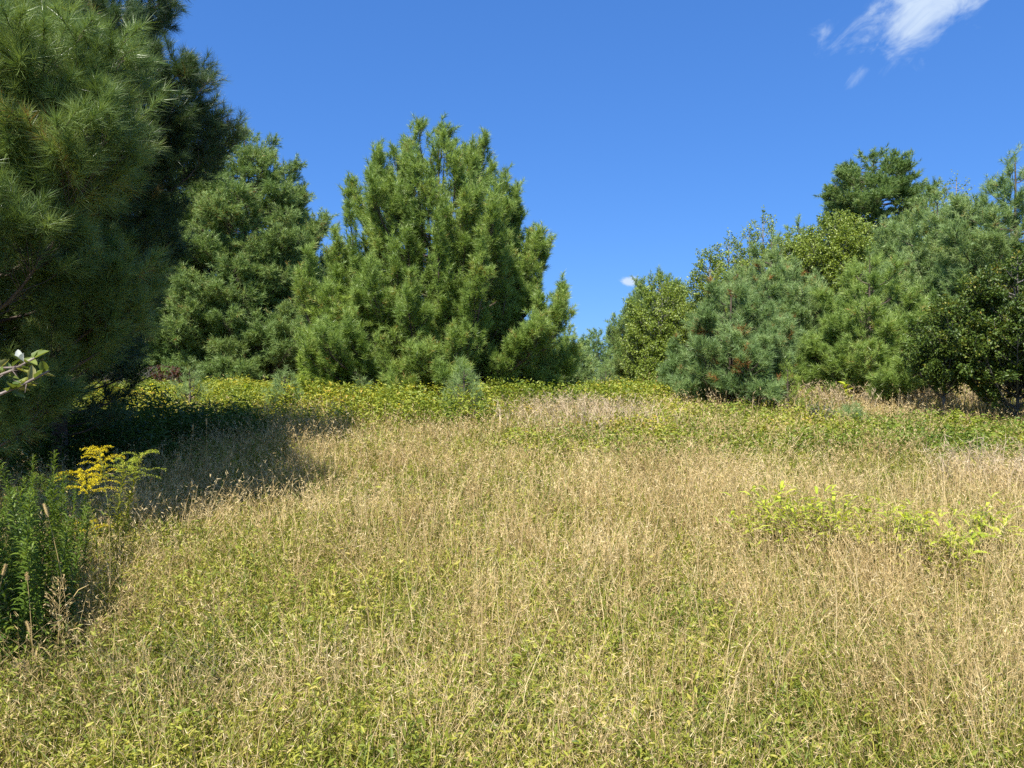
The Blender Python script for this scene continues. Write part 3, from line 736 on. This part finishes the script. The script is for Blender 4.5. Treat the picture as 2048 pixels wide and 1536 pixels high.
def weed_mass(name, label, wfun, region, n_stem, hfun, leaf, per, mat, tint, stem_mat=None, flower=None, leaf_up=.15, spread=.05):
    x, y = scatter(n_stem, *region[:2], a=1.0, u0=region[2:])
    w = wfun(x, y)
    keep = rng.random(len(x)) < w
    x, y, w = x[keep], y[keep], w[keep]
    n = len(x)
    z = ground(x, y)
    h = hfun(x, y) * (.65 + .45 * rng.random(n)) * (.5 + .5 * w)
    h = np.minimum(h, np.maximum(.12, 1.55 - z + .10 * rng.random(n) ** 3 + .34 * np.maximum(0, vnoise(x, y, .55, 97) - .55)))
    T = Tris()
    m = np.maximum(3, per * (.7 + .6 * rng.random(n))).astype(int)
    i = np.repeat(np.arange(n), m); k = len(i)
    u = .12 + .9 * rng.random(k) ** .75
    lean = rng.normal(0, .16, (n, 2))
    p = np.stack([x[i] + lean[i, 0] * h[i] * u, y[i] + lean[i, 1] * h[i] * u, z[i] + h[i] * u], 1) + rng.normal(0, spread, (k, 3)) * np.array([1, 1, .5])
    dv = norm(rng.normal(0, 1, (k, 3)) * np.array([1, 1, .45]) + np.array([0, 0, leaf_up]))
    up = norm(rng.normal(0, .5, (k, 3)) + np.array([0, 0, 1.]))
    sz = leaf[0] * (.6 + .7 * rng.random(k))
    tn = np.clip(tint[0] + (vnoise(x, y, .8, 91) - .5) * tint[1] * 2 + rng.normal(0, .08, n), 0, 1)
    T.leaves(p, dv, up, sz, sz * leaf[1], np.clip(tn[i] + rng.normal(0, .09, k), 0, .97), droop=.15)
    # stems
    b = np.stack([x, y, z - .01], 1); tp = b + np.stack([lean[:, 0] * h, lean[:, 1] * h, h], 1)
    ang = rng.random(n) * 2 * PI
    ww = .0018 + .0002 * y
    T.blades(np.stack([b, (b + tp) / 2, tp], 1), np.stack([np.cos(ang), np.sin(ang), 0 * ang], 1), np.stack([ww, ww * .8], 1), tn * .6)
    o = T.build(name, mat); o["kind"] = "stuff"; o["label"] = label
    if flower:
        f = rng.random(n) < flower * (.3 + 1.2 * vnoise(x, y, 1.2, 95))
        ii = np.repeat(np.nonzero(f)[0], 26); kk = len(ii)
        T = Tris()
        p = tp[ii] + rng.normal(0, 1, (kk, 3)) * np.array([.045, .045, .03]) - np.array([0, 0, .02])
        s = .012 + .012 * rng.random(kk)
        T.leaves(p, rng.normal(0, 1, (kk, 3)), norm(rng.normal(0, .6, (kk, 3)) + [0, 0, 1]), s, s * .9, rng.random(kk))
        o = T.build(name.split('_')[0] + "_blossom", M_YELLOW); o["kind"] = "stuff"; o["label"] = "scattered yellow blossom in the " + name.replace('_', ' ')

meadow()
weed_mass("goldenrod_thicket", "band of yellow green goldenrod and weeds at the foot of the pines", thicket_w, (9.0, 16.5, -.8, .3), 8200, lambda x, y: .42 + .22 * vnoise(x, y, .9, 41) + .1 * smooth(12, 14, y), (.055, .42), 22, M_WEED, (.58, .22), flower=.03)
weed_mass("bramble_cover", "green bramble cover across the right middle of the meadow", bramble_w, (7.3, 14, -.05, .8), 6500, lambda x, y: .22 + .16 * vnoise(x, y, .7, 42), (.042, .55), 18, M_WEED, (.52, .3))
weed_mass("edge_weeds", "yellowing weeds along the foot of the right hand pines", lambda x, y: smooth(12.4, 13.4, y + (vnoise(x, y, 1., 33) - .5)) * smooth(.8, 2.0, x) , (12, 18, .05, .8), 2600, lambda x, y: .3 + .22 * vnoise(x, y, .9, 43), (.06, .5), 18, M_WEED, (.55, .3))
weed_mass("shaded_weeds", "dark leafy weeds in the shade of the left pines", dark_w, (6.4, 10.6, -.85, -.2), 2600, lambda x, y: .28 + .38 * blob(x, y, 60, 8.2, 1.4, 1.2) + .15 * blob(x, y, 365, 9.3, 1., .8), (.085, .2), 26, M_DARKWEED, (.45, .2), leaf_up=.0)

def tall_tan():
    T = Tris()
    n = 13000
    x, y = scatter(n, 5.5, 13.6, a=1.0, u0=(-.02, .8))
    keep = rng.random(n) < tall_tan_w(x, y) * (.35 + .9 * fbm(x, y, .5, 58))
    x, y = x[keep], y[keep]; n = len(x)
    b = np.stack([x, y, ground(x, y)], 1)
    h = .3 + .2 * rng.random(n)
    ln = rng.normal(0, .35, (n, 2)) + np.array([-.1, 0])
    mid = b + np.stack([ln[:, 0] * h * .3, ln[:, 1] * h * .3, h * .6], 1)
    tip = b + np.stack([ln[:, 0] * h, ln[:, 1] * h, h], 1)
    ang = rng.random(n) * 2 * PI
    w = .0014 + .0003 * y
    tint = np.clip(rng.normal(.62, .2, n), 0, 1)
    T.blades(np.stack([b, mid, tip], 1), np.stack([np.cos(ang), np.sin(ang), 0 * ang], 1), np.stack([w, w * .9], 1), tint)
    i = np.repeat(np.arange(n), 5); k = len(i)
    u = rng.random(k)[:, None]
    p = mid[i] * (1 - u) + tip[i] * u
    dv = norm(rng.normal(0, .6, (k, 3)) + np.array([0, 0, .6]))
    T.spikes(p, p + dv * (.03 + .06 * rng.random((k, 1))), .001 + .0003 * y[i], np.clip(tint[i] + .1, 0, 1), rng)
    o = T.build("tall_dry_grass", M_PALE); o["kind"] = "stuff"; o["label"] = "patches of taller pale tan grass among the weeds"
tall_tan()

def stalk_field():
    """taller bleached stalks in the right foreground"""
    T = Tris()
    n = 3400
    x, y = scatter(n, 2.7, 6.5, a=1.2, u0=(-.2, .78))
    keep = rng.random(n) < .3 + .7 * smooth(.25, .62, x / y)
    x, y = x[keep], y[keep]; n = len(x)
    b = np.stack([x, y, ground(x, y)], 1)
    h = .3 + .25 * rng.random(n)
    ln = rng.normal(0, .25, (n, 2)); ln[rng.random(n) < .12] *= 3
    mid = b + np.stack([ln[:, 0] * h * .35, ln[:, 1] * h * .35, h * .58], 1)
    tip = b + np.stack([ln[:, 0] * h, ln[:, 1] * h, h], 1)
    ang = rng.random(n) * 2 * PI
    w = .0006 + .0002 * y
    T.blades(np.stack([b, mid, tip], 1), np.stack([np.cos(ang), np.sin(ang), 0 * ang], 1), np.stack([w, w * .8], 1), np.clip(rng.normal(.75, .18, n), 0, 1))
    o = T.build("bleached_grass_stalks", M_TAN); o["kind"] = "stuff"; o["label"] = "taller bleached grass stalks in the right foreground"
stalk_field()

# ------------------------------------------------------------------ single plants
def lance_leaves(T, base, dirs, L, W, tint, rng, droop=.35):
    """long narrow leaves curving down, three segments"""
    n = len(base)
    up = np.array([0, 0, 1.])
    d = norm(dirs)
    p1 = base + d * (L * .4)[:, None] + up * (L * .05)[:, None]
    p2 = base + d * (L * .75)[:, None] - up * (L * droop * .35)[:, None]
    p3 = base + d * L[:, None] - up * (L * droop)[:, None]
    side = norm(np.cross(d, np.broadcast_to(up, d.shape)) + rng.normal(0, .15, (n, 3)))
    T.blades(np.stack([base, p1, p2, p3], 1), side, np.stack([W * .25, W * .5, W * .34], 1), tint)

def goldenrod(label, x, d, h, lean, seed, flower=0., nleaf=70, plume=0, group=None, leafmat_=None, lsize=.085, z0=None):
    rng = np.random.default_rng(seed)
    zb = gz(x, d) if z0 is None else z0
    root = empty('goldenrod', (x, d, zb), label, 'goldenrod', group)
    t = np.linspace(0, 1, 9)
    P = np.stack([x + lean[0] * t ** 1.8 * h, d + lean[1] * t ** 1.8 * h, zb + h * t * (1 - .06 * t)], 1)
    T = Tris(); T.tubes(P[None], (.0035 * (1 - .65 * t))[None], 6, .4)
    if not plume:
        T.build("stem", M_STEM, root, (x, d, zb))
    def at(u):
        return np.stack([np.interp(u, t, P[:, j]) for j in range(3)], 1)
    TL = Tris()
    u = .1 + .88 * (np.arange(nleaf) + rng.random(nleaf)) / nleaf
    az = np.arange(nleaf) * 2.4 + rng.normal(0, .3, nleaf)
    L = lsize * (1.15 - .65 * u) * (.8 + .4 * rng.random(nleaf))
    dv = np.stack([np.cos(az), np.sin(az), .45 + .5 * u], 1)
    lance_leaves(TL, at(u), dv, L, L * .14, np.clip(rng.normal(.45, .18, nleaf) + .2 * u, 0, 1), rng)
    TL.build("leaves", leafmat_ or M_GRASS, root, (x, d, zb))
    if plume:
        pl = empty_free = None
        m = plume
        uu = np.linspace(.80, 1., m)
        b = at(uu)
        az = rng.random(m) * 2 * PI
        ll = (.07 + .10 * (1 - (uu - .8) / .25)) * (.8 + .5 * rng.random(m))
        hv = np.stack([np.cos(az), np.sin(az), 0 * az], 1) + np.array([lean[0], lean[1], 0]) * .8
        B = (b, b + hv * (ll * .5)[:, None] + np.array([0, 0, 1.]) * (ll * .45)[:, None], b + hv * ll[:, None] + np.array([0, 0, 1.]) * (ll * .18)[:, None])
        tt = np.linspace(0, 1, 5)
        T.tubes(np.stack([bez(B, np.full(m, q)) for q in tt], 1), np.tile((.0012 * (1 - .5 * tt))[None], (m, 1)), 3, .6)
        T.build("stem", M_STEM, root, (x, d, zb))
        i = np.repeat(np.arange(m), 120); k = len(i)
        q = .12 + .88 * rng.random(k)
        p = bez(tuple(c[i] for c in B), q) + rng.normal(0, .0035, (k, 3)) + np.array([0, 0, .003])
        F = Tris()
        s = .0035 + .003 * rng.random(k)
        F.leaves(p, rng.normal(0, 1, (k, 3)) + [0, 0, .6], norm(rng.normal(0, .7, (k, 3)) + [0, 0, 1]), s, s * .8, rng.random(k), fold=.3)
        F.build("flower_plume" if flower else "bud_plume", M_YELLOW if flower else M_LIME, root, (x, d, zb))
    return root

def gr_at(label, px, py_top, d, lean, seed, **kw):
    x = X(px, d)
    goldenrod(label, x - lean[0] * 0.5, d, Z(py_top, d) - gz(x, d), lean, seed, **kw)
gr_at("goldenrod with level yellow plume, the tallest one in bloom", 210, 884, 4.5, (-.10, 0), 201, flower=1, plume=22, nleaf=46, lsize=.06)
gr_at("goldenrod with drooping yellow plume leaning left at the edge of the green clump", 172, 934, 4.25, (-.16, .05), 202, flower=1, plume=26, nleaf=60, lsize=.07)
gr_at("leafy goldenrod spire still in green bud, tip bending right", 268, 894, 4.6, (.17, 0), 203, plume=14, nleaf=130, lsize=.10)
gr_at("straight leafy goldenrod spire in green bud between bloom and bending spire", 240, 912, 4.5, (.06, .02), 204, plume=10, nleaf=130, lsize=.10)
gr_at("tiny flowering goldenrod low in the grass below the spires", 180, 1046, 4.5, (.1, 0), 205, flower=1, plume=8, nleaf=14, lsize=.05)

# dense leafy clump at the lower left edge: copies of three plants
CL = "leafy goldenrod stems of the dense clump at the left edge"
CLAB = "leafy green goldenrod stem without open flowers in the dense clump at the left edge"
protos = [goldenrod(CLAB, X(60 + 30 * i, 3.7), 3.7, .86 - .08 * i, (.12 - .08 * i, .02), 210 + i, nleaf=170, plume=0, group=CL, leafmat_=M_GREENWEED, lsize=.09) for i in range(3)]
rc = random.Random(5)
for i in range(60):
    src = protos[i % 3]
    d = rc.uniform(3.15, 4.5)
    px = rc.uniform(-130, 165 - max(0, 3.7 - d) * 90)
    c = copy_tree(src)
    c.location = (X(px, d), d, gz(X(px, d), d))
    c.rotation_euler = (rc.gauss(0, .14), rc.gauss(0, .14), rc.uniform(0, 6.28))
    s = rc.uniform(.82, 1.1) * (1 - .25 * max(0, (px - 90) / 90))
    c.scale = (s, s, s)

# grass stalks with seed heads
def stalk(kind, label, px, py_top, d, py_base=None, lean=.1, seed=0, head=.07, group="tall seed head stalks in the left foreground"):
    rng = np.random.default_rng(seed)
    x = X(px, d); zt = Z(py_top, d); zb = gz(x - lean * .4, d)
    h = zt - zb
    x0 = x - lean * h
    root = empty('grass_stalk', (x0, d, zb), label, 'grass stalk', group)
    t = np.linspace(0, 1, 10)
    P = np.stack([x0 + lean * h * t ** 2, d + 0 * t, zb + h * t], 1)
    T = Tris(); T.tubes(P[None], (.0022 * (1 - .6 * t))[None], 5, .55)
    # two long leaf blades
    az = rng.random(3) * 6.28; uu = np.array([.12, .28, .45])
    b = np.stack([np.interp(uu, t, P[:, j]) for j in range(3)], 1)
    L = .14 + .1 * rng.random(3)
    lance_leaves(T, b, np.stack([np.cos(az), np.sin(az), 1.1 + 0 * az], 1), L, np.full(3, .007), np.full(3, .5), rng, .4)
    T.build("stem", M_TAN, root, (x0, d, zb))
    H = Tris()
    tg = norm(P[-1] - P[-2])
    if kind == 'spike':
        q = np.linspace(0, 1, 9)
        PP = P[-1] + tg * (q * head)[:, None] + np.array([lean * .3, 0, -.1]) * (q ** 2 * head)[:, None]
        H.tubes(PP[None], ((.0015 + .0045 * np.sin(np.clip(q * .93 + .07, 0, 1) * PI) ** .5)[None]) * min(1.6, head / .07), 8, .55)
        k = 260
        u = rng.random(k); p = np.stack([np.interp(u, q, PP[:, j]) for j in range(3)], 1)
        dv = norm(rng.normal(0, 1, (k, 3)) + tg * .5)
        H.spikes(p, p + dv * .010, np.full(k, .0009), np.clip(rng.normal(.6, .2, k), 0, 1), rng)
    else:
        m = 26
        u = .60 + .4 * np.linspace(0, 1, m); b = np.stack([np.interp(u, t, P[:, j]) for j in range(3)], 1)
        az = rng.random(m) * 6.28
        ll = (.065 * (1.15 - (u - .6) * 2.2)) * (.6 + .6 * rng.random(m)) * min(1.5, head / .07)
        e = b + np.stack([np.cos(az) * .7, np.sin(az) * .7, .75 + 0 * az], 1) * ll[:, None]
        H.tubes(np.stack([b, (b + e) / 2 + [0, 0, .004], e], 1), np.tile(np.array([[.0007, .0006, .0005]]), (m, 1)), 3, .5)
        i = np.repeat(np.arange(m), 5); k = len(i); f = .3 + .7 * rng.random((k, 1))
        p = b[i] * (1 - f) + e[i] * f
        dv = norm((e - b)[i] / ll[i][:, None] + rng.normal(0, .5, (k, 3)))
        s = .010 + .006 * rng.random(k)
        H.leaves(p, dv, norm(rng.normal(0, 1, (k, 3))), s, s * .3, np.clip(rng.normal(.55, .25, k), 0, 1))
    H.build("seed_head", M_TAN, root, (x0, d, zb))
stalk('spike', "long nodding stalk with a thick tan spike before the green clump", 96, 1034, 3.3, lean=-.14, seed=1, head=.065)
stalk('spike', "short stalk with small upright spike in the dark left corner", 55, 1160, 3.1, lean=-.05, seed=2, head=.03)
stalk('spike', "stalk with pale spike bent sharply left at the left frame edge", 5, 1152, 3.0, lean=.12, seed=3, head=.05)
stalk('panicle', "stalk with wide open tan panicle before the dark left clump", 122, 1160, 3.15, lean=.03, seed=4, head=.10)
stalk('spike', "stalk with level bent spike low at left", 60, 1266, 3.05, lean=-.12, seed=5, head=.05)
stalk('spike', "thin straight stalk with tiny brown head in the left meadow", 218, 1050, 3.9, lean=-.02, seed=6, head=.035)
stalk('panicle', "small panicle stalk right of the dark left clump", 200, 1240, 3.3, lean=.05, seed=7, head=.07)
stalk('panicle', "drooping loose panicle at the bottom left", 40, 1330, 2.95, lean=.1, seed=8, head=.09)
stalk('panicle', "feathery panicle leaning left against the shade", 352, 915, 6.0, lean=-.12, seed=9, head=.11)
stalk('panicle', "feathery panicle leaning right against the shade", 462, 905, 6.2, lean=.10, seed=10, head=.11)
stalk('spike', "tall bare stalk at the left of the stalks against the shade", 385, 860, 6.1, lean=.06, seed=11, head=.05)
stalk('spike', "tallest bare stalk standing upright against the shade", 413, 850, 6.2, lean=-.01, seed=12, head=.06)
stalk('spike', "pale stalk bending left between spires and shaded stalks", 300, 965, 5.4, lean=.18, seed=13, head=.04)
stalk('spike', "short pale stalk right of the goldenrod spires", 322, 950, 5.6, lean=.12, seed=14, head=.04)
stalk('spike', "lone pale stalk at the right end of the shade", 522, 935, 6.4, lean=.06, seed=15, head=.05)
stalk('panicle', "reddish panicle at the far right end of the shade", 640, 890, 7.4, lean=.08, seed=16, head=.12)
stalk('panicle', "small panicle left of the reddish one at the shade edge", 590, 905, 7.2, lean=-.06, seed=17, head=.10)
stalk('spike', "thick dark brown seed spike alone in the left meadow", 540, 1048, 5.2, lean=0., seed=18, head=.10)

# bright broad bladed grass clumps on the right
def broad_clump(label, px, d, rx, ry, n, seed, h=.34):
    rng = np.random.default_rng(seed)
    x, y = X(px, d), d
    zb = gz(x, y)
    root = empty('broadleaf_grass_clump', (x, y, zb), label, 'grass clump', "bright broad bladed grass clumps on the right")
    a = rng.random(n) * 2 * PI; r = np.sqrt(rng.random(n))
    bx = x + rx * r * np.cos(a); by = y + ry * r * np.sin(a)
    bz = ground(bx, by)
    hh = h * (.6 + .7 * rng.random(n))
    ln = rng.normal(0, .3, (n, 2))
    b = np.stack([bx, by, bz], 1); tp = b + np.stack([ln[:, 0] * hh, ln[:, 1] * hh, hh], 1)
    T = Tris()
    T.tubes(np.stack([b, (b + tp) / 2, tp], 1), np.tile(np.array([[.002, .0017, .0012]]), (n, 1)), 4, .5)
    T.build("stems", M_STEM, root, (x, y, zb))
    i = np.repeat(np.arange(n), 5); k = len(i)
    u = (.45 + .55 * rng.random(k))[:, None]
    p = b[i] * (1 - u) + tp[i] * u
    az = rng.random(k) * 2 * PI
    L = .065 + .065 * rng.random(k)
    T = Tris()
    lance_leaves(T, p, np.stack([np.cos(az), np.sin(az), .2 + .6 * rng.random(k)], 1), L, L * .2, np.clip(rng.normal(.55, .2, k), 0, 1), rng, .25)
    T.build("leaves", M_LIME, root, (x, y, zb))
broad_clump("wide lime green broad bladed grass clump in tan grass, the leftmost", 1600, 5.0, .42, .32, 130, 301)
broad_clump("lime green broad bladed clump nearest the camera on the right", 1835, 4.6, .26, .30, 110, 302)
broad_clump("small pale broad bladed clump by the right edge", 1985, 4.7, .2, .2, 40, 303)
broad_clump("single tall lime green shoot standing in the brambles", 1955, 7.2, .12, .12, 6, 304, h=.32)

# single broad leaved plants in the meadow
def leafy_plant(label, px, py, d, n, L, seed, mat, h=None):
    rng = np.random.default_rng(seed)
    x = X(px, d); zb = gz(x, d); zt = Z(py, d); h = max(.12, zt - zb)
    root = empty('broadleaf_plant', (x, d, zb), label, 'plant')
    T = Tris()
    t = np.linspace(0, 1, 6)
    P = np.stack([x + .02 * np.sin(t * 3), d + 0 * t, zb + h * t], 1)
    T.tubes(P[None], (.004 * (1 - .6 * t))[None], 5, .4)
    T.build("stem", M_STEM, root, (x, d, zb))
    u = .35 + .65 * rng.random(n)
    p = np.stack([np.interp(u, t, P[:, j]) for j in range(3)], 1)
    az = rng.random(n) * 6.28
    T = Tris()
    T.leaves(p, np.stack([np.cos(az), np.sin(az), .3 + .4 * rng.random(n)], 1), norm(rng.normal(0, .3, (n, 3)) + [0, 0, 1]), L * (.7 + .5 * rng.random(n)), L * .55, np.clip(rng.normal(.5, .2, n), 0, 1), droop=.15)
    T.build("leaves", mat, root, (x, d, zb))
leafy_plant("bright green broad leaved plant alone in the middle of the tan meadow", 815, 936, 7.4, 5, .09, 401, M_LIME)
leafy_plant("pale milkweed like plant in front of the dusty green pine", 492, 768, 12.6, 22, .13, 402, M_LIME)
leafy_plant("pale leafy plant at the foot of the fresh green right pine", 1690, 768, 12.3, 18, .12, 403, M_LIME)
leafy_plant("dark leafy plant low in the right meadow", 1935, 985, 6.6, 10, .06, 404, M_DARKWEED)
leafy_plant("low pale leafed seedling in the middle meadow", 765, 992, 6.5, 7, .06, 405, M_LIME)

# hawthorn twig reaching in at the left edge
def hawthorn():
    rng = np.random.default_rng(501)
    x, y = -2.75, 2.3
    zb = gz(x, y)
    root = empty('hawthorn_bush', (x, y, zb), "thorny bush at the left frame edge, one leafy twig in view", 'bush')
    T = Tris()
    t = np.linspace(0, 1, 10)
    tips = [(x_, y_, z_) for x_, y_, z_ in zip(-2.75 + rng.normal(0, .38, 85), 2.75 + rng.normal(0, .4, 85), 1.7 + .9 * rng.random(85)) if x_ < 0.74 * -max(y_, .3) - .12]
    nx = len(tips)
    tips = [(X(98, 2.2), 2.2, Z(742, 2.2)), (X(70, 2.3), 2.3, Z(716, 2.3)), (X(30, 2.25), 2.25, Z(735, 2.25)), (-1.9, 2.6, 2.1), (-2.4, 1.9, 2.4), (-3.2, 2.6, 2.3), (-3.3, 1.8, 2.0), (-2.6, 2.9, 2.5)] + tips
    starts = [.62, .7, .66, .8, .95, .85, .7, .9] + list(.55 + .45 * rng.random(nx))
    top = np.array([x + .05, y, 2.35])
    base = np.array([x, y, zb - .05])
    tr = base + (top - base) * t[:, None] + np.stack([.05 * np.sin(t * 4), .03 * np.sin(t * 5), 0 * t], 1)
    T.tubes(tr[None], (.028 * (1 - .75 * t))[None], 8, 0.)
    B0 = np.stack([np.array([np.interp(s, t, tr[:, j]) for j in range(3)]) for s in starts])
    B0[0, 2] = 1.32; B0[1, 2] = 1.45; B0[2, 2] = 1.5
    B2 = np.array(tips)
    B1 = (B0 + B2) / 2 + np.array([0, 0, .06])
    B1[0] = (-1.66, 2.2, 1.44); B1[1] = (-1.7, 2.3, 1.5)
    B = (B0, B1, B2)
    n = len(tips)
    T.tubes(np.stack([bez(B, np.full(n, q)) for q in t], 1), np.tile((.011 * (1 - .7 * t))[None], (n, 1)), 6, 0.)
    # thorns
    i = np.repeat(np.arange(n), 9); q = np.where(i < 3, .86 + .14 * rng.random(len(i)), .3 + .7 * rng.random(len(i)))
    p = bez(tuple(b[i] for b in B), q)
    dv = norm(rng.normal(0, 1, (len(i), 3)) + np.array([0, 0, -.4]))
    T.tubes(np.stack([p, p + dv * .03], 1), np.tile(np.array([[.0015, .0002]]), (len(i), 1)), 4, 0.)
    T.build("branches", barkmat("hawthorn_bark", (.16, .12, .10), (.34, .28, .24), 30), root, (x, y, zb), True)
    i = np.repeat(np.arange(n), np.array([16, 14, 14] + [40] * (n - 3))); k = len(i)
    q = np.where(i < 3, .84 + .16 * rng.random(k), .35 + .62 * rng.random(k))
    p = bez(tuple(b[i] for b in B), q)
    dv = norm(rng.normal(0, .7, (k, 3)) + bez_t(tuple(b[i] for b in B), q) * .5 + np.array([0, 0, .35]))
    T = Tris()
    L = .032 + .022 * rng.random(k)
    T.leaves(p, dv, norm(rng.normal(0, .5, (k, 3)) + [0, 0, 1]), L, L * .55, np.clip(rng.normal(.45, .25, k), 0, 1), droop=.2)
    T.build("leaves", leafmat("hawthorn_leaves", [(0, (.09, .14, .03)), (.6, (.20, .25, .05)), (1, (.38, .34, .14))], .35, .4, .4), root, (x, y, zb))
    p = np.array([[X(42, 2.22), 2.22, Z(716, 2.22)], [X(47, 2.22), 2.22, Z(722, 2.22)]])
    T = Tris()
    T.leaves(p, np.array([[-.3, -.1, 1.], [.2, -.3, .7]]), np.array([[.2, -1, .2], [0, -1, .3]]), .026, .02, np.array([1., .9]), fold=.5)
    T.build("pale_leaf", leafmat("pale_leaf", [(0, (.5, .5, .42)), (1, (.72, .74, .66))], .2), root, (x, y, zb))
hawthorn()
